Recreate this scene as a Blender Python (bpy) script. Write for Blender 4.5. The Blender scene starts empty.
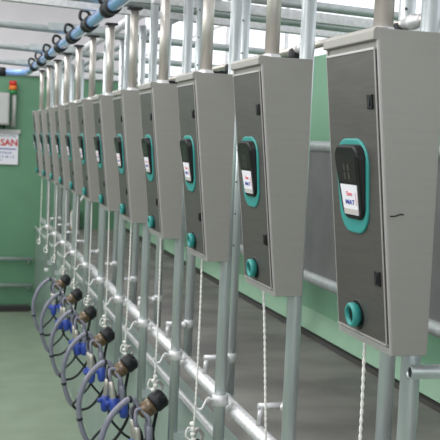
import bpy, bmesh, math, random
from mathutils import Vector, Matrix
random.seed(4)
EYE = 2.00          # camera height above the pit floor
PI = math.pi
S = bpy.context.scene
C = S.collection

# ------------------------------------------------------------------ camera
R3 = [[0.9625606645263198, -0.018527025707529142, -0.2704324618552331],
      [-0.26781995160347666, 0.08894020780861725, -0.9593550505199164],
      [0.0418263150392308, 0.9958646437912094, 0.08064843840302478]]
cd = bpy.data.cameras.new('camera'); cam = bpy.data.objects.new('camera', cd); C.objects.link(cam)
cam.matrix_world = Matrix.Translation((0, 0, EYE)) @ Matrix(R3).to_4x4()
cd.sensor_width = 36; cd.lens = 36*960/440; cd.clip_start = .05; cd.clip_end = 200
cd.dof.use_dof = True; cd.dof.focus_distance = 2.3; cd.dof.aperture_fstop = 14
S.camera = cam
# ------------------------------------------------------------------ world, lights, exposure
w = bpy.data.worlds.new('overcast_sky'); S.world = w; w.use_nodes = True
bg = w.node_tree.nodes['Background']; bg.inputs[0].default_value = (.93, .95, 1, 1); bg.inputs[1].default_value = 1.45
def area(name, loc, rot, sx, sy, power, col=(1, 1, 1)):
    l = bpy.data.lights.new(name, 'AREA'); l.shape = 'RECTANGLE'; l.size = sx; l.size_y = sy; l.energy = power; l.color = col
    o = bpy.data.objects.new(name, l); C.objects.link(o); o.location = loc; o.rotation_euler = rot; return o
area('skylight_near', (-.5, 2.2, EYE+1.75), (0, 0, 0), 1.2, 4.0, 62)
area('right_wall_fill', (-3.1, 4.5, EYE+.9), (0, -PI/2-.25, 0), 1.3, 9.0, 110)  # added fill lamp on the unseen left side, brightens the right wall
area('skylight_far', (-.3, 7.6, EYE+1.75), (0, 0, 0), 1.2, 5.0, 85)
S.view_settings.view_transform = 'Standard'; S.view_settings.look = 'None'
S.view_settings.gamma = 1; S.view_settings.use_curve_mapping = False; S.view_settings.exposure = 0

# ------------------------------------------------------------------ materials
def lin(c): return tuple(((v/255+.055)/1.055)**2.4 if v > 10 else v/255/12.92 for v in c)+(1,)
def mat(name, rgb, rough=.5, metal=0., noise=0., scale=20., stretch=(1, 1, 1), bump=0., spec=.5, rgb2=None, coat=0., detail=4):
    m = bpy.data.materials.new(name); m.use_nodes = True; nt = m.node_tree; b = nt.nodes['Principled BSDF']
    b.inputs['Roughness'].default_value = rough; b.inputs['Metallic'].default_value = metal
    b.inputs['Specular IOR Level'].default_value = spec; b.inputs['Coat Weight'].default_value = coat
    c = lin(rgb); b.inputs['Base Color'].default_value = c
    if noise or bump:
        tc = nt.nodes.new('ShaderNodeTexCoord'); mp = nt.nodes.new('ShaderNodeMapping'); mp.inputs['Scale'].default_value = stretch
        n = nt.nodes.new('ShaderNodeTexNoise'); n.inputs['Scale'].default_value = scale; n.inputs['Detail'].default_value = detail
        nt.links.new(tc.outputs['Object'], mp.inputs[0]); nt.links.new(mp.outputs[0], n.inputs['Vector'])
        if noise:
            r = nt.nodes.new('ShaderNodeValToRGB'); nt.links.new(n.outputs['Fac'], r.inputs[0])
            c2 = lin(rgb2) if rgb2 else tuple(v*(1-noise) for v in c[:3])+(1,)
            c1 = c if rgb2 else tuple(min(1, v*(1+noise)) for v in c[:3])+(1,)
            r.color_ramp.elements[0].position = .36; r.color_ramp.elements[1].position = .64
            r.color_ramp.elements[0].color = c2; r.color_ramp.elements[1].color = c1
            nt.links.new(r.outputs[0], b.inputs['Base Color'])
        if bump:
            bp = nt.nodes.new('ShaderNodeBump'); bp.inputs['Strength'].default_value = bump; bp.inputs['Distance'].default_value = .004
            nt.links.new(n.outputs['Fac'], bp.inputs['Height']); nt.links.new(bp.outputs[0], b.inputs['Normal'])
    return m
M = dict(
 galv=mat('galvanised_steel', (203, 210, 211), .34, .6, .07, 40, (1, 1, .12)),
 galvrough=mat('dull_galvanised_steel', (182, 188, 187), .5, .5, .08, 25),
 white_galv=mat('pale_zinc', (222, 221, 222), .45, .45, .1, 50),
 stain=mat('stainless_tube', (214, 208, 200), .40, .7, .04, 30, (1, 1, .1)),
 box=mat('brushed_stainless_side', (161, 158, 152), .5, .45, .015, 8, (1, 1, 12)),
 edge=mat('bright_steel_edge', (190, 186, 184), .4, .5),
 door=mat('brushed_door_dark_reflection', (100, 96, 93), .42, .55, .08, 10, (1, 1, 14)),  # brushed steel, base colour darkened for the dark pit it reflects
 black=mat('black_plastic', (14, 14, 15), .42, spec=.35),
 rubber=mat('black_rubber', (26, 27, 31), .55),
 glass=mat('dark_display', (24, 23, 22), .3, spec=.3),
 amberseg=mat('display_digits', (62, 59, 52), .3),
 teal=mat('teal_plastic', (52, 146, 140), .4),
 label=mat('white_label', (236, 234, 240), .5),
 labelgrey=mat('grey_label_foot', (196, 190, 186), .5),
 red=mat('red_ink', (205, 40, 44), .5), redd=mat('pink_red_ink', (220, 110, 120), .5),
 blue=mat('blue_ink', (46, 66, 160), .5), greyink=mat('grey_ink', (140, 150, 165), .5),
 cord=mat('white_cord', (246, 244, 238), .8, 0, .08, 200),
 bluepipe=mat('clear_blue_milk_pipe', (128, 172, 230), .2, 0, .12, 6, coat=.6),
 bluepart=mat("blue_plastic", (52, 78, 168), .35),
 amber=mat('amber_bowl', (104, 84, 58), .25, 0, .3, 30, coat=.4),
 hose=mat('grey_milk_hose', (134, 134, 148), .38, 0, .08, 20, coat=.2),
 white=mat('white_plastic', (226, 226, 222), .45),
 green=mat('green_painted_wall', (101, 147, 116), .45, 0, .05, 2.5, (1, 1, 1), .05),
 greenw=mat('paler_green_wall', (132, 180, 148), .4, 0, .05, 2.5, (1, 1, 1), .05),  # paler version of the end wall green, for the right wall
 greenl=mat('pale_green_cove', (156, 192, 164), .4, 0, .05, 6),
 pitwall=mat('grey_green_pit_wall', (146, 162, 154), .3, 0, .08, 3),
 pitfloor=mat('green_epoxy_floor', (143, 157, 137), .38, 0, .07, 4),
 concrete=mat('streaked_concrete', (152, 149, 143), .55, 0, .3, 2.0, (1, 1.7, 1), .12, rgb2=(122, 120, 116), detail=6),
 dark=mat('dark_gutter', (78, 76, 74), .6),
 pale=mat('pale_upper_wall', (212, 208, 210), .7, 0, .03, 3),
 grey=mat('grey_sheet_panel', (122, 121, 121), .5, .2, .08, 6),
 cabinet=mat('cabinet_grey', (188, 188, 186), .5),
 wood=mat('tan_wood', (170, 118, 64), .6, 0, .15, 20),
 amberlamp=mat('orange_lens', (232, 120, 40), .3), redlamp=mat('red_lens', (200, 40, 36), .3), greenlamp=mat('green_lens', (40, 120, 60), .3),
)
# ------------------------------------------------------------------ mesh helpers (z is given relative to eye height)
def NB(): return bmesh.new()
def box(bm, x0, x1, y0, y1, z0, z1):
    v = [bm.verts.new((x, y, z)) for x in (x0, x1) for y in (y0, y1) for z in (z0, z1)]
    for f in ((0, 1, 3, 2), (4, 6, 7, 5), (0, 4, 5, 1), (2, 3, 7, 6), (0, 2, 6, 4), (1, 5, 7, 3)): bm.faces.new([v[i] for i in f])
def prism(bm, poly, a, b):
    """poly: list of 3D points, extruded by vector from offset a to offset b"""
    a, b = Vector(a), Vector(b)
    p = [bm.verts.new(Vector(q)+a) for q in poly]; r = [bm.verts.new(Vector(q)+b) for q in poly]
    bm.faces.new(p); bm.faces.new(r[::-1]); n = len(p)
    for i in range(n): bm.faces.new((p[i], r[i], r[(i+1) % n], p[(i+1) % n]))
def tube(bm, pts, r, seg=14, caps=True, bore=None):
    pts = [Vector(p) for p in pts]; n = len(pts); rs = r if isinstance(r, (list, tuple)) else [r]*n
    t0 = (pts[1]-pts[0]).normalized(); u = t0.orthogonal().normalized(); rings = []
    for i, p in enumerate(pts):
        t = ((pts[min(i+1, n-1)]-pts[max(i-1, 0)])).normalized()
        u = (u-t*u.dot(t)).normalized(); v = t.cross(u)
        rings.append([bm.verts.new(p+(u*math.cos(2*PI*k/seg)+v*math.sin(2*PI*k/seg))*rs[i]) for k in range(seg)])
    for a, b in zip(rings, rings[1:]):
        for k in range(seg):
            f = bm.faces.new((a[k], a[(k+1) % seg], b[(k+1) % seg], b[k])); f.smooth = True
    if caps: bm.faces.new(rings[0][::-1]); bm.faces.new(rings[-1])
def hollow(bm, pts, ro, ri, seg=20):
    """open ended pipe with visible bore"""
    a, b = Vector(pts[0]), Vector(pts[-1]); d = (b-a).normalized()
    lathe(bm, a, d, [(.06, ri), (.0, ri), (.0, ro), ((b-a).length, ro)], seg)
def sm(pts, n=6):
    """Catmull-Rom smoothing"""
    P = [Vector(p) for p in pts]; P = [2*P[0]-P[1]]+P+[2*P[-1]-P[-2]]; out = []
    for i in range(1, len(P)-2):
        for k in range(n):
            t = k/n; a, b, c, d = P[i-1:i+3]
            out.append(.5*((2*b)+(c-a)*t+(2*a-5*b+4*c-d)*t*t+(3*b-a-3*c+d)*t**3))
    return out+[P[-2]]
def lathe(bm, c, ax, prof, seg=18):
    """prof: (distance along ax, radius)"""
    ax = Vector(ax).normalized(); c = Vector(c); tube_pts = [(c+ax*d, r) for d, r in prof]
    u = ax.orthogonal().normalized(); v = ax.cross(u); rings = []
    for p, r in tube_pts: rings.append([bm.verts.new(p+(u*math.cos(2*PI*k/seg)+v*math.sin(2*PI*k/seg))*max(r, 1e-5)) for k in range(seg)])
    for a, b in zip(rings, rings[1:]):
        for k in range(seg):
            f = bm.faces.new((a[k], a[(k+1) % seg], b[(k+1) % seg], b[k])); f.smooth = True
    bm.faces.new(rings[0][::-1]); bm.faces.new(rings[-1])
def base_of(p):
    v = Vector((0, 0, 0))
    while p: v += p.location; p = p.parent
    return v
def obj(name, bm, m, parent=None, bevel=0.):
    bmesh.ops.recalc_face_normals(bm, faces=bm.faces)
    bmesh.ops.translate(bm, verts=bm.verts, vec=Vector((0, 0, EYE))-(base_of(parent) if parent else Vector()))
    me = bpy.data.meshes.new(name); bm.to_mesh(me); bm.free(); me.materials.append(m if not isinstance(m, str) else M[m])
    o = bpy.data.objects.new(name, me); C.objects.link(o); o.parent = parent
    if bevel:
        b = o.modifiers.new('bevel', 'BEVEL'); b.width = bevel; b.segments = 2; b.limit_method = 'ANGLE'
    return o
def tag(o, label, cat, group=None):
    o['label'] = label; o['category'] = cat
    if group: o['group'] = group
    return o
def thing(name, label, cat, loc, group=None):
    o = bpy.data.objects.new(name, None); C.objects.link(o); o.location = (loc[0], loc[1], loc[2]+EYE); o.empty_display_size = .05
    return tag(o, label, cat, group)
def struct(name, bm, m, parent=None, bevel=0.):
    o = obj(name, bm, m, parent, bevel)
    if not parent: o['kind'] = 'structure'
    return o
def dup(o, d, label=None, parent=None, first=True):
    c = o.copy(); C.objects.link(c)
    if first: c.location = o.location+Vector(d); c['label'] = label
    else: c.parent = parent
    for ch in o.children: dup(ch, d, None, c, False)
    return c
def text_mesh(name, body, size, loc, right, up, m, parent, depth=.0004, shear=0., wide=1.):
    cu = bpy.data.curves.new(name, 'FONT'); cu.body = body; cu.size = size; cu.extrude = depth; cu.align_x = 'CENTER'; cu.align_y = 'CENTER'; cu.shear = shear; cu.offset = size*.02
    t = bpy.data.objects.new(name, cu); C.objects.link(t)
    bpy.context.view_layer.update()
    me = bpy.data.meshes.new_from_object(t.evaluated_get(bpy.context.evaluated_depsgraph_get()))
    bpy.data.objects.remove(t)
    r, u = Vector(right).normalized(), Vector(up).normalized(); n = r.cross(u)
    mx = Matrix((r*wide, u, n)).transposed().to_4x4(); mx.translation = Vector(loc)+Vector((0, 0, EYE))-base_of(parent)
    me.transform(mx); me.materials.clear(); me.materials.append(M[m])
    o = bpy.data.objects.new(name, me); C.objects.link(o); o.parent = parent; return o

ORD = ['nearest', 'second', 'third', 'fourth', 'fifth', 'sixth', 'seventh', 'eighth', 'ninth', 'tenth', 'eleventh', 'twelfth', 'thirteenth']
def nth(i, what): return ('%s %s to the camera' if i == 0 else '%s %s from the camera') % (ORD[i], what)
PITCH = .645; N = 12; Y0 = 1.536

# ------------------------------------------------------------------ the setting
PF = -2.00; PL = -1.06; KX = .93; WX = 2.0; YE = 11.0
b = NB(); box(b, -.93, KX, -3, YE, PF-.1, PF); struct('floor', b, 'pitfloor')
b = NB(); box(b, KX+.08, 2.06, -3, YE, PL-.12, PL); struct('floor_platform', b, 'concrete')
b = NB(); box(b, -3.2, -.93, -3, YE, PL-.12, PL); struct('floor_platform_opposite', b, 'concrete')
b = NB(); box(b, KX, KX+.08, -3, YE, PF, PL); struct('wall_pit_right', b, 'pitwall')
b = NB(); box(b, -1.01, -.93, -3, YE, PF, PL-.12); struct('wall_pit_left', b, 'pitwall')
b = NB(); box(b, WX, WX+.12, -3, YE+.1, PL, .515); struct('wall_right', b, 'greenw')
b = NB(); prism(b, [(WX-.05, 0, PL+.03), (WX+.01, 0, PL+.03), (WX+.01, 0, -.93), (WX-.004, 0, -.93)], (0, -3, 0), (0, YE, 0)); struct('baseboard_right', b, 'greenl')
b = NB(); box(b, WX-.07, WX, -3, YE, PL, PL+.02); struct('trim_1', b, 'dark')
b = NB(); box(b, -3.2, WX+.12, YE, YE+.12, PF, .64); struct('wall_end', b, 'green')
b = NB()
box(b, -3.2, WX+.12, YE+.02, YE+.14, .64, 1.9); struct('wall_end_upper', b, 'pale')
b = NB(); box(b, -3.2, WX+.1, YE-.05, YE+.02, .65, .71); struct('trim_2', b, 'white_galv')
b = NB(); box(b, -3.3, -3.2, -3, YE, PL, .5); struct('wall_left', b, 'green')
b = NB(); box(b, -3.3, 2.3, -3, YE+.1, 1.9, 2.0); struct('ceiling', b, 'pale')
b = NB()   # open side above the green wall: mullions and rails
for k in range(10): box(b, WX+.05, WX+.07, -2.5+k*1.4, -2.48+k*1.4, .515, 1.9)
for z in (.92,): box(b, WX+.05, WX+.07, -3, YE, z, z+.012)
struct('window_1', b, 'white_galv')
b = NB(); box(b, KX-.012, KX+.004, .3, YE-.02, PL+.006, PL+.032)
tag(obj('kerb_rail', b, 'white_galv', None, .004), 'narrow pale metal kerb strip along the edge of the raised platform', 'kerb')
b = NB()
for k in range(60): box(b, -.5+k*.023, -.488+k*.023, YE-.1, YE-.02, PF+.0, PF+.075)
box(b, -.55, .9, YE-.02, YE, PF, PF+.05)
tag(obj('drain_grate', b, 'dark'), 'dark slotted drain grate at the foot of the far green wall', 'grate')
# concrete gutter line
# handrails on the end wall
def rail_end(z, label):
    t = thing('handrail', label, 'handrail', (.6, YE-.06, z))
    b = NB(); tube(b, [(-.8, YE-.08, z), (.97-.06, YE-.08, z)], .022); obj('rail', b, 'galv', t)
    b = NB()
    for x in (.1, .86): tube(b, [(x, YE-.08, z-.01), (x, YE-.06, z-.05), (x, YE, z-.06)], .012, 8)
    obj('bracket', b, 'galv', t)
rail_end(-1.40, 'upper grey handrail crossing the far green wall above the pit floor')
rail_end(-1.70, 'lower grey handrail crossing the far green wall, nearer the drain grate')
# far wall sign
t = thing('wall_sign', 'white company sign with big red letters on the far green wall', 'sign', (.45, YE-.01, -.34), None)
b = NB(); box(b, .12, .715, YE-.03, YE, -.345, .0); obj('board', b, 'label', t)
b = NB(); box(b, .1, .735, YE-.05, YE, 0, .045); obj('top_frame', b, 'cabinet', t)
text_mesh('red_lettering', 'SAN', .10, (.615, YE-.035, -.105), (1, 0, 0), (0, 0, 1), 'red', t)
b = NB(); box(b, .3, .69, YE-.034, YE-.03, -.178, -.168); obj('underline', b, 'blue', t)
b = NB()
def squiggle(b, x0, x1, z, h, y):
    x = x0
    while x < x1:
        wd = random.uniform(.5, .9)*h; k = random.random()
        box(b, x, x+wd*.25, y-.002, y, z-h/2, z+h/2)
        if k < .7: box(b, x, x+wd, y-.002, y, z+h*(k-.35)-h*.1, z+h*(k-.35)+h*.1)
        x += wd+h*.25
squiggle(b, .3, .68, -.028, .026, YE-.03); obj('small_print', b, 'greyink', t)
b = NB(); squiggle(b, .3, .64, -.215, .026, YE-.03); squiggle(b, .3, .69, -.26, .03, YE-.03); squiggle(b, .3, .55, -.3, .015, YE-.03); obj('blue_lettering', b, 'blue', t)
# cabinet and beacon
t = thing('wall_cabinet', 'grey metal cabinet on the far green wall above the sign', 'cabinet', (.4, YE-.1, .07))
b = NB(); box(b, .2, .6, YE-.2, YE, .09, .44); obj('body', b, 'cabinet', t, .01)
b = NB(); box(b, .215, .585, YE-.212, YE-.2, .105, .425); obj('door', b, 'cabinet', t, .006)
b = NB()
for x in (.4, .5, .55): tube(b, [(x, YE-.08, .09), (x, YE-.08, .045)], .012, 8)
obj('cable_gland', b, 'black', t)
t = thing('signal_beacon', 'stacked red, orange and green signal lamp on a pale stem on the far wall', 'lamp', (.655, YE-.08, .07))
b = NB(); tube(b, [(.655, YE-.08, .08), (.655, YE-.08, .46)], .024); box(b, .63, .68, YE-.08, YE, .07, .13); obj('stem', b, 'cabinet', t)
for z, m, nm in ((.43, 'greenlamp', 'green_lens'), (.48, 'amberlamp', 'orange_lens'), (.53, 'redlamp', 'red_lens')):
    b = NB(); lathe(b, (.64, YE-.08, z), (0, 0, 1), [(0, .036), (.006, .042), (.044, .042), (.05, .034)]); obj(nm, b, m, t)
b = NB(); box(b, 1.2, 1.42, YE-.08, YE-.04, PL, -.84)
tag(obj('wooden_board', b, 'wood', None, .004), 'small tan wooden board standing on the platform against the far wall', 'board')
b = NB(); tube(b, sm([(1.32, 10.7, PL+.01), (1.3, 10.75, -.9), (1.36, 10.75, -.78), (1.46, 10.8, -.64)]), .018, 8)
tag(obj('hose_end', b, 'white'), 'short white hose leaning beside the tan wooden board at the far wall', 'hose')

# grey sheet barrier along the right wall
t = thing('barrier_panel', 'long grey sheet barrier between two pipes along the right wall', 'barrier', (1.8, 4, PL))
b = NB(); box(b, 1.795, 1.805, -1, YE-.1, -.66, -.02); obj('sheet', b, 'grey', t)
b = NB(); tube(b, [(1.8, -1, .0), (1.8, YE-.1, .0)], .028); obj('top_pipe', b, 'galvrough', t)
b = NB(); tube(b, [(1.8, -1, -.675), (1.8, YE-.1, -.675)], .03); obj('bottom_pipe', b, 'galvrough', t)
for y in (.6, 2.55, 5.0, 7.4, 9.8):
    b = NB(); tube(b, [(1.85, y, PL), (1.85, y, .0)], .03); obj('post', b, 'galvrough', t)
b = NB()
for y in (4.82, 6.5, 3.1): box(b, 1.74, 1.83, y-.04, y+.0, -.05, .035)
obj('bracket', b, 'galvrough', t)

# ------------------------------------------------------------------ overhead pipework
SL = -.036
def zt(x, z=.6): return z+SL*(x-.77)
t = None
tr = [(4.28, .60, .021, 0, 'galvrough', 'round transverse pipe overhead, the nearest that reaches left past the row'),
      (5.66, .60, .021, 0, 'galvrough', 'round transverse pipe overhead above the seventh control box'),
      (7.05, .60, .022, 0, 'galvrough', 'round transverse pipe overhead above the ninth control box'),
      (8.56, .60, .022, 0, 'galvrough', 'farthest round transverse pipe overhead, above the blue pipe bend'),
      (3.78, .60, .019, 1, 'galvrough', 'round transverse pipe overhead at the top edge, starting at the row and running right')]
for y, z, r, right, m, lab in tr:
    b = NB(); x0 = .74 if right else -2.6
    tube(b, [(x0, y, zt(x0, z)), (WX+.05, y, zt(WX+.05, z))], r)
    tag(obj('transverse_pipe', b, m), lab, 'pipe', 'overhead transverse pipes')
for y, z, x0, lab in [(4.56, .605, -2.6, 'flat pale channel overhead just behind the nearest full transverse pipe'), (4.02, .59, .8, 'flat pale channel overhead starting at the row, near the top edge')]:
    b = NB(); prism(b, [(x0, y-.02, zt(x0, z)-.022), (x0, y+.02, zt(x0, z)-.022), (x0, y+.02, zt(x0, z)+.022), (x0, y-.02, zt(x0, z)+.022)], (0, 0, 0), (WX+.05-x0, 0, SL*(WX+.05-x0)))
    tag(obj('transverse_channel', b, 'white_galv', None, .003), lab, 'channel')
for y, lab in [(3.78, 'nearest'), (4.28, 'second'), (5.66, 'third'), (7.05, 'fourth'), (8.56, 'farthest')]:
    b = NB(); z = zt(.7)+.0285; box(b, .52, .9, y-.03, y+.03, z, z+.012); box(b, .52, .9, y-.03, y-.024, z-.03, z)
    tag(obj('pipe_bracket', b, 'galvrough'), 'flat steel bracket strip over the row, %s from the camera' % lab, 'bracket', 'bracket strips carrying the blue pipe')
# longitudinal pipes
b = NB(); tube(b, [(.95, 1.0, .66), (.95, 10.9, .66)], .026)
tag(obj('vacuum_pipe', b, 'white_galv'), 'pale steel pipe running overhead along the row right of the blue pipe', 'pipe')
b = NB(); tube(b, [(1.12, 1.0, .64), (1.12, 10.9, .64)], .022)
tag(obj('air_pipe', b, 'galv'), 'grey steel pipe running overhead along the row, right of the pale pipe', 'pipe')
# blue milk line with black joints
t = thing('milk_pipe', 'translucent blue milk pipe with black rubber joints running overhead along the row', 'pipe', (.64, 8.7, .55))
xb, zb, rb = .635, .548, .028
def pz(y): return zb
b = NB(); tube(b, sm([(-2.4, 8.9, zb+.04), (0, 8.9, zb+.01), (.45, 8.9, zb), (.595, 8.84, zb), (.635, 8.7, zb), (.635, 8.5, zb)]), rb, 18)
obj('pipe_bend', b, 'bluepipe', t)
b = NB(); tube(b, [(xb, 8.5-k*.365, pz(8.5-k*.365)) for k in range(21)], rb, 18); obj('straight_pipe', b, 'bluepipe', t)
for i in range(N-1):
    y = 1.42+i*PITCH
    b = NB(); lathe(b, (xb, y, pz(y)), (0, 1, (pz(y+.2)-pz(y))/.2), [(0, rb), (.004, .036), (.045, .037), (.05, .032), (.13, .032), (.135, .037), (.185, .036), (.19, rb)]); j = obj('rubber_joint', b, 'rubber', t)
    b = NB(); zp = pz(y+.09); tube(b, sm([(xb, y+.09, zp+.03), (xb-.01, y+.09, zp+.055), (xb-.04, y+.085, zp+.06), (xb-.05, y+.08, zp+.03), (xb-.04, y+.08, zp+.01)]), .008, 8); obj('hose_inlet', b, 'rubber', t)
b = NB(); lathe(b, (.36, 8.9, zb), (1, 0, 0), [(0, rb), (.005, .042), (.09, .042), (.095, rb)]); obj('bend_joint', b, 'rubber', t)

# ------------------------------------------------------------------ control boxes
def fx(z): return .70+.1058*(.207-z)
def door_pt(y, z, out=0.): return Vector((fx(z)-out, y, z))
def make_box():
    y0, y1 = Y0, Y0+.237
    T, Bz = .207, -.367
    t = thing('control_box', '', 'control box', (.77, Y0+.1185, Bz), 'control boxes hung in a row along the milking pit')
    b = NB()
    prism(b, [(fx(T)+.002, 0, T), (.83, 0, T), (.83, 0, Bz), (fx(Bz)+.002, 0, Bz)], (0, y0, 0), (0, y1, 0))
    obj('housing', b, 'box', t, .0012)
    b = NB()   # bright front frame: lips round the door
    lw = .006
    for a, c in ((y0+.0012, y0+lw), (y1-lw, y1-.0012)):
        prism(b, [(fx(T)-.002, 0, T), (fx(T)+.014, 0, T), (fx(Bz)+.014, 0, Bz), (fx(Bz)-.002, 0, Bz)], (0, a, 0), (0, c, 0))
    prism(b, [(fx(Bz)-.002, 0, Bz), (fx(Bz)+.014, 0, Bz), (fx(Bz+.012)+.014, 0, Bz+.012), (fx(Bz+.012)-.002, 0, Bz+.012)], (0, y0+lw, 0), (0, y1-lw, 0))
    obj('door_frame', b, 'edge', t, .001)
    b = NB()   # hood lip over the door
    prism(b, [(fx(T)-.008, 0, T-.020), (fx(T)-.008, 0, T-.004), (fx(T)-.004, 0, T+.002), (fx(T)+.02, 0, T+.002), (fx(T)+.02, 0, T-.022)], (0, y0+.001, 0), (0, y1-.004, 0))
    obj('hood_lip', b, 'box', t, .0015)
    b = NB()
    d0, d1 = y0+lw+.002, y1-lw-.002; zt_, zb_ = T-.034, Bz+.018
    prism(b, [(fx(zt_)-.005, 0, zt_), (fx(zt_)+.013, 0, zt_), (fx(zb_)+.013, 0, zb_), (fx(zb_)-.005, 0, zb_)], (0, d0, 0), (0, d1, 0))
    d = obj('door', b, 'door', t, .0015)
    b = NB(); box(b, fx(T-.03)-.006, fx(T-.03)+.01, d0, d1, T-.036, T-.032)
    for yy in (d0, d1-.002): prism(b, [(fx(zt_)-.0057, 0, zt_), (fx(zt_)-.004, 0, zt_), (fx(zb_)-.004, 0, zb_), (fx(zb_)-.0057, 0, zb_)], (0, yy, 0), (0, yy+.002, 0))
    box(b, fx(zb_)-.0075, fx(zb_), d0, d1, zb_-.001, zb_+.002)
    obj('door_edging', b, 'edge', d)
    for z in (.082, -.232):    # quarter turn latches near the near edge
        b = NB(); prism(b, [(fx(z+.013)-.009, 0, z+.013), (fx(z+.013)+.005, 0, z+.013), (fx(z-.013)+.005, 0, z-.013), (fx(z-.013)-.009, 0, z-.013)], (0, y0+.021, 0), (0, y0+.042, 0))
        l = obj('latch', b, 'black', d, .0015)
        b = NB(); box(b, fx(z)-.0105, fx(z), y0+.028, y0+.033, z-.008, z+.006); obj('key_slot', b, 'rubber', l)
    # --- terminal
    n = Vector((-1, 0, -.1058)).normalized(); up = Vector((-.1058, 0, 1)).normalized(); yc = Y0+.122
    def rr(cy, z0, z1, w0, w1, r0, k=8):
        """rounded outline on the door plane (top half width w1, bottom w0)"""
        P = []
        for (sy, sz, ww, zz, rad) in ((1, 1, w1, z1, r0), (-1, 1, w1, z1, r0), (-1, -1, w0, z0, r0), (1, -1, w0, z0, r0)):
            for i in range(k+1):
                a = PI/2*i/k; a = {(1, 1): a, (-1, 1): PI/2+a, (-1, -1): PI+a, (1, -1): 1.5*PI+a}[(sy, sz)]
                P.append((cy+sy*(ww-rad)+rad*math.cos(a), zz-sz*rad+rad*math.sin(a)*1.0))
        return P
    b = NB(); P = [door_pt(y, z) for y, z in rr(yc, -.158, .018, .066, .074, .05)]
    prism(b, P, n*.003, n*.009); o = obj('terminal_base', b, 'teal', t, .003)
    yb = yc-.009
    b = NB()
    P = rr(yb, -.131, .008, .050, .058, .026)
    lo = [b.verts.new(door_pt(y, z)+n*.008) for y, z in P]
    def outd(z): return .014+.011*(z+.131)/.133
    hi = [b.verts.new(door_pt(yb+(y-yb)*.93, z if z < -.01 else z-.002)+n*outd(z)) for y, z in P]
    b.faces.new(hi); b.faces.new(lo[::-1])
    for i in range(len(P)): b.faces.new((lo[i], lo[(i+1) % len(P)], hi[(i+1) % len(P)], hi[i]))
    h = obj('terminal_housing', b, 'black', t, .003)
    def onface(y, z, e): return door_pt(y, z)+n*(outd(z)+e)
    def quad(pts, e, m, nm, par, th=.0008):
        b = NB(); P = [onface(y, z, e) for y, z in pts]; prism(b, P, n*-.002, n*th); return obj(nm, b, m, par)
    quad([(yb+.045, -.012), (yb-.045, -.012), (yb-.041, -.060), (yb+.042, -.060)], 0, 'glass', 'display', h)
    b = NB()
    for k in range(2):
        for s in (.010, -.008):
            P = [onface(yb+s+dy, zz, .001) for dy, zz in ((.005, -.028-.016*k), (-.005, -.028-.016*k), (-.005, -.040-.016*k), (.004, -.040-.016*k))]
            prism(b, P, n*-.001, n*.0004)
    obj('display_digits', b, 'amberseg', h)
    lab = quad([(yb+.038, -.066), (yb-.038, -.066), (yb-.031, -.122), (yb+.033, -.122)], 0, 'label', 'label_sticker', h, .0012)
    quad([(yb+.0325, -.111), (yb-.031, -.111), (yb-.0305, -.121), (yb+.0320, -.121)], .0015, 'labelgrey', 'label_foot', lab, .0003)
    c = onface(yb, -.083, .0015); upf = (onface(yb, -.06, 0)-onface(yb, -.1, 0)).normalized()
    text_mesh('red_print', 'San', .0115, c, (0, -1, 0), upf, 'redd', lab, .0003, wide=1.7)
    text_mesh('blue_print', 'MAT', .0120, onface(yb, -.099, .0015), (0, -1, 0), upf, 'blue', lab, .0003, wide=1.7)
    b = NB(); P = [onface(yb-.029+dy, zz, .0014) for dy, zz in ((.001, -.080), (-.0003, -.080), (-.0003, -.104), (.001, -.104))]; prism(b, P, n*-.0005, n*.0004); obj('pink_stripe', b, 'redd', lab)
    # --- teal push ring
    c = door_pt(Y0+.131, -.314)
    b = NB(); lathe(b, c-n*.0, n, [(.004, .020), (.009, .020), (.011, .0235), (.020, .0235), (.023, .021), (.0231, .0165), (.017, .0155), (.012, .015)], 28)
    k = obj('call_button', b, 'teal', t)
    b = NB(); lathe(b, c-n*0, n, [(.008, .0158), (.016, .0158), (.0165, .012)], 20); obj('button_core', b, 'black', k)
    b = NB(); lathe(b, c, n, [(.0, .029), (.0055, .029), (.0065, .026)], 28); obj('button_gasket', b, 'black', k)
    # cord grommet under the box
    b = NB(); lathe(b, (.795, Y0+.19, Bz-.001), (0, 0, -1), [(0, .010), (.012, .009), (.013, .004)], 14); obj('cord_grommet', b, 'black', t)
    # cap where the riser joins
    return t
bx = make_box()
b = NB(); tube(b, sm([(.742, Y0-.0006, -.117), (.752, Y0-.0008, -.1165), (.762, Y0-.0006, -.113), (.768, Y0-.0006, -.114)]), .0012, 6)
scuff_bm = b
bx['label'] = 'nearest control box to the camera, filling the right side, teal terminal on its dark door'
for i in range(1, N):
    dup(bx, (0, i*PITCH, 0), nth(i, 'grey steel control box').replace('from the camera', 'along the row from the camera')+(', the farthest of all' if i == N-1 else ', teal terminal on the door'))

o = obj('dark_scuff', scuff_bm, 'black', bx); o['label'] = 'small dark scuff mark'
# ------------------------------------------------------------------ stainless risers on top of each box
t = thing('riser_pole', '', 'pole', (.765, Y0+.12, .207), 'stainless poles rising from the box tops')
b = NB(); tube(b, [(.765, Y0+.12, .209), (.765, Y0+.12, .575)], .0185, 20); obj('tube', b, 'stain', t)
b = NB(); lathe(b, (.765, Y0+.12, .2095), (0, 0, 1), [(0, .027), (.006, .025), (.014, .020), (.015, .018)]); obj('base_collar', b, 'white_galv', t)
b = NB(); box(b, .735, .795, Y0+.09, Y0+.15, .566, .574); obj('top_plate', b, 'rubber', t)
rp = t; rp['label'] = 'stainless pole rising from the top of the nearest control box'
for i in range(1, N): dup(rp, (0, i*PITCH, 0), 'stainless pole rising from the top of the %s control box from the camera' % ORD[i])

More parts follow.
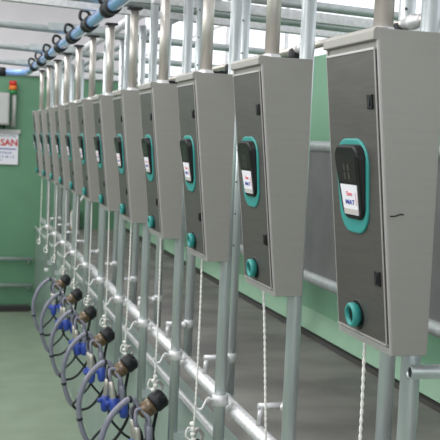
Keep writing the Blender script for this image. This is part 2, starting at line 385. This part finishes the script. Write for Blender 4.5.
# ------------------------------------------------------------------ front posts with rope hook clamps
FX = .849; FY = 1.632
t = thing('front_post', '', 'post', (FX, FY, -1.2), 'galvanised posts behind the control boxes')
b = NB(); tube(b, [(FX, FY, -1.2), (FX, FY, .62)], .0187, 20); obj('tube', b, 'galv', t)
b = NB(); lathe(b, (FX, FY, -.845), (0, 0, 1), [(0, .024), (.002, .027), (.034, .027), (.036, .024)]); k = obj('clamp', b, 'white_galv', t)
b = NB(); tube(b, sm([(FX-.02, FY, -.828), (FX-.045, FY-.01, -.822), (FX-.055, FY-.015, -.835), (FX-.065, FY-.015, -.852), (FX-.08, FY-.01, -.85), (FX-.085, FY-.01, -.835)]), .004, 8)
lathe(b, (FX-.032, FY, -.826), (-1, 0, 0), [(0, .010), (.010, .010)], 6); obj('hook', b, 'white_galv', k)
b = NB()
for zz in (-.830,): lathe(b, (FX+.018, FY-.018, zz), (.35, -.8, -.2), [(0, .005), (.016, .005), (.017, .009), (.026, .009)], 8)
obj('clamp_bolt', b, 'white_galv', k)
b = NB(); lathe(b, (FX, FY, -1.235), (0, 0, 1), [(0, .012), (.01, .02), (.035, .021)]); obj('foot_plug', b, 'white', t)
b = NB(); box(b, FX, .935, FY-.02, FY+.02, -1.17, -1.13); obj('wall_bracket', b, 'galv', t)
fp = t; fp['label'] = 'galvanised post directly behind the nearest control box'
for i in range(1, N): dup(fp, (0, i*PITCH, 0), 'galvanised post directly behind the %s control box from the camera' % ORD[i])

# ------------------------------------------------------------------ back posts
BX = 1.0; BY = 2.04
def back_post(bottom, slots):
    t = thing('back_post', '', 'post', (BX, BY, bottom), 'shorter galvanised posts behind the breast rail')
    b = NB(); hollow(b, [(BX, BY, bottom), (BX, BY, .62)], .019, .0155); obj('tube', b, 'galv', t)
    b = NB(); tube(b, [(.90, BY, -.785), (BX-.02, BY, -.785)], .010, 10); lathe(b, (BX, BY, -.802), (0, 0, 1), [(0, .019), (.002, .022), (.032, .022), (.034, .019)])
    lathe(b, (BX-.022, BY-.012, -.785), (-.3, -1, 0), [(0, .012), (.012, .014), (.02, .012), (.022, .004)], 10)
    tube(b, [(.91, BY, -.79), (.905, BY, -.842)], .009, 8)
    obj('clamp_arm', b, 'white_galv', t)
    if slots:
        for k in range(9):
            b = NB(); z = .55-k*.115
            lathe(b, (BX-.0105, BY-.0158, z), (-.55, -.83, 0), [(0, .0035), (.0012, .0035)], 8); obj('adjustment_hole', b, 'dark', t)
    return t
bp = back_post(-.925, True)
bp['label'] = 'perforated galvanised back post below the nearest control box'
for i in range(1, N): dup(bp, (0, i*PITCH, 0), 'galvanised back post behind the rail, %s from the camera, ending just below its clamp' % ORD[i])

# ------------------------------------------------------------------ breast rail and near cross pipe
t = thing('breast_rail', 'thick pale pipe running along the whole row at knee height behind the front posts', 'rail', (.9, 5, -.86))
b = NB(); tube(b, [(.905, 1.0, -.868), (.905, 9.9, -.868)], .024, 18); obj('tube', b, 'white_galv', t)
for i in range(N):
    y = 1.63+.11+i*PITCH
    b = NB(); lathe(b, (.905, y, -.868), (0, 1, 0), [(0, .024), (.001, .0275), (.022, .0275), (.023, .024)]); obj('ring_clamp', b, 'galv', t)
b = NB(); hollow(b, [(.826, 1.592, -.411), (2.0, 1.592, -.411)], .0135, .0105); b2 = b
tag(obj('cross_pipe', b, 'galv'), 'short open-ended galvanised pipe running right from the nearest front post', 'pipe')
b = NB(); lathe(b, (.829, 1.592, -.411), (1, 0, 0), [(0, .0106), (.01, .0106)]); obj('bore_shade', b, 'rubber', bpy.data.objects['cross_pipe'])  # dark disc inside the open end, stands for the shade in the bore
# thin air line with valves between the boxes
t = thing('air_line', 'thin steel air line running from box to box behind their tops', 'pipe', (.9, 5, .26))
b = NB(); tube(b, [(.905, 1.1, .262), (.905, 9.6, .262)], .010, 10); obj('tube', b, 'stain', t)
for i in range(N):
    y = Y0+.30+i*PITCH
    b = NB(); lathe(b, (.905, y-.06, .262), (0, 1, 0), [(0, .010), (.002, .013), (.03, .013), (.032, .016), (.05, .016), (.052, .012), (.075, .012), (.077, .010)], 12); v = obj('brass_union', b, 'white_galv', t)
    b = NB(); lathe(b, (.905, y+.04, .225), (0, 0, 1), [(0, .012), (.004, .018), (.035, .018), (.04, .012)], 12); box(b, .865, .90, y+.02, y+.06, .212, .24); box(b, .835, .87, y+.03, y+.05, .20, .238); obj('valve', b, 'rubber', v)

# ------------------------------------------------------------------ cords and milking clusters
CX, CY = .795, Y0+.19
def rope(pts, r=.0021, amp=.0018, turn=.034, strands=2):
    P = sm(pts, 24); b = NB(); L = 0; ds = [0]
    for a, c in zip(P, P[1:]): L += (c-a).length; ds.append(L)
    m = int(L/.0055); Q = []
    j = 0
    for k in range(m+1):
        s = L*k/m
        while j < len(ds)-2 and ds[j+1] < s: j += 1
        f = (s-ds[j])/max(1e-9, ds[j+1]-ds[j]); Q.append(P[j].lerp(P[j+1], min(1, f)))
    for st in range(strands):
        pts2 = [q+Vector((math.cos(2*PI*(k*.0055/turn+st/strands)), math.sin(2*PI*(k*.0055/turn+st/strands)), 0))*amp for k, q in enumerate(Q)]
        tube(b, pts2, r, 5)
    return b
def cord(i, seg):
    x, y = CX, CY
    sw = .030 if i == 1 else random.uniform(-.004, .004)
    pts = [(x, y, -.373), (x+sw*.5, y, -.6), (x-.002+sw, y+.005, -.85), (x-.005+sw*.6, y+.015, -1.0)]
    t = thing('pull_cord', '', 'cord', (x, y, -1.04), 'white cords hanging from the control boxes')
    obj('rope', rope(pts), 'cord', t)
    b = NB()
    for k in range(4): lathe(b, (x-.005+sw*.6+random.uniform(-.006, .006), y+.015, -1.0+k*.018), (random.uniform(-.4, .4), random.uniform(-.3, .3), 1), [(0, .003), (.004, .008), (.012, .009), (.016, .004)], 9)
    tube(b, sm([(x-.005, y+.015, -.96), (x-.02, y+.015, -.95), (x-.026, y+.02, -.98), (x-.008, y+.015, -.995)]), .003, 6)
    obj('knot', b, 'cord', t)
    return t
c0 = cord(0, 0); cords = [c0]
c0['label'] = 'white twisted cord hanging from the nearest control box'
for i in range(1, N):
    c = cord(i, 0); c.location.y += i*PITCH; c['label'] = 'white twisted cord hanging from the %s control box from the camera' % ORD[i]

def make_cluster(v):
    rnd = random.Random(v); x, y, z = .80, CY+.03, -1.065
    t = thing('milking_cluster', '', 'milking cluster', (x, y, z-.1), 'milking clusters hung in loops below the boxes')
    ax = Vector((-.75, -.05, -.55)).normalized()       # from black cap down to the amber bowl
    c = Vector((x+.02, y, z+.03))
    b = NB(); lathe(b, c, ax, [(-.026, .016), (-.023, .032), (-.012, .040), (.026, .041), (.034, .036)], 20); box(b, c.x-.012, c.x+.02, y-.05, y+.05, c.z+.005, c.z+.02)
    cap = obj('claw_cap', b, 'rubber', t)
    b = NB(); lathe(b, c, ax, [(.032, .033), (.045, .036), (.075, .034), (.095, .022), (.10, .014)], 20); obj('claw_bowl', b, 'amber', t)
    b = NB(); tube(b, sm([c+Vector((0, 0, .03)), c+Vector((.01, 0, .055)), c+Vector((-.01, 0, .075)), c+Vector((-.02, .0, .05))]), .006, 8); obj('hanging_hook', b, 'edge', cap)
    # long milk hose: ring
    e = c+ax*.095
    ring = sm([e, (x-.085, y, z+.03), (x-.13, y-.01, z+.02), (x-.185, y-.02, z-.04), (x-.215, y-.02, z-.13), (x-.213, y-.02, z-.22), (x-.19, y-.015, z-.30), (x-.165, y-.01, z-.345)], 8)
    b = NB(); tube(b, ring, .0125, 14); hs = obj('milk_hose', b, 'hose', t)
    for q in (10, 40):
        b = NB(); lathe(b, ring[q], (ring[q+1]-ring[q]), [(0, .0135), (.006, .015), (.012, .0135)], 12); obj('hose_band', b, 'rubber', hs)
    low = sm([ring[-1], (x-.13, y, z-.375), (x-.07, y+.01, z-.365), (x-.02, y+.01, z-.31), (x+.02, y+.01, z-.22), (x+.0, y+.01, z-.12), (x+.01, y, z-.02)], 8)
    b = NB(); tube(b, low, .0075, 10); obj('pulse_tube', b, 'rubber', t)
    b = NB(); tube(b, sm([ring[6], (x-.09, y-.03, z-.03), (x-.05, y-.03, z-.12), (x-.08, y-.03, z-.24), (x-.13, y-.02, z-.30), ring[-1]+Vector((0, -.01, 0))], 8), .006, 8); obj('pulse_tube', b, 'rubber', t)
    b = NB(); tube(b, sm([(x-.02, y-.03, z-.10), (x-.08, y-.03, z-.20), (x-.02, y-.03, z-.29), (x+.03, y-.02, z-.33)], 8), .006, 8); obj('pulse_tube', b, 'rubber', t)
    # four teat cups hanging under the claw
    for q, (dx, dy) in enumerate(((-.055, -.035), (-.005, -.04), (-.06, .035), (.0, .035))):
        p = Vector((x-.02+dx, y+dy, z-.06+rnd.uniform(-.012, .012))); d = Vector((rnd.uniform(-.15, .15), rnd.uniform(-.1, .1), -1)).normalized()
        b = NB(); lathe(b, p, d, [(-.0, .008), (.004, .012), (.03, .0135), (.10, .0145), (.104, .013)], 14); cup = obj('teat_cup', b, 'hose' if q % 2 else 'stain', t)
        b = NB(); lathe(b, p, d, [(.08, .016), (.084, .021), (.125, .022), (.150, .018), (.156, .010)], 14)
        lathe(b, p+d*.105, Vector((-1, .1*dy, .1)), [(.0, .012), (.032, .011), (.038, .008)], 10); obj('blue_collar', b, 'bluepart', cup)
        b = NB(); tube(b, sm([p-d*.0, p-d*.03+Vector((-.004, 0, .0)), p.lerp(e, .55)+Vector((-.01, 0, .04)), c+ax*.05+Vector((0, dy*.6, .0))]), .0085, 9); obj('short_liner_tube', b, 'hose', cup)
    return t
va = [make_cluster(k) for k in (1, 2, 3)]
for i in range(9):
    src = va[i % 3]
    if i < 3: o = src; o.location.y += i*PITCH
    else: o = dup(src, (0, (i-i % 3)*PITCH, 0), '')
    if i > 0: o.location.x += .0
    o['label'] = 'milking cluster with looped grey hose hanging below the %s control box from the camera' % ORD[i]
# light fixtures housings for the overhead light
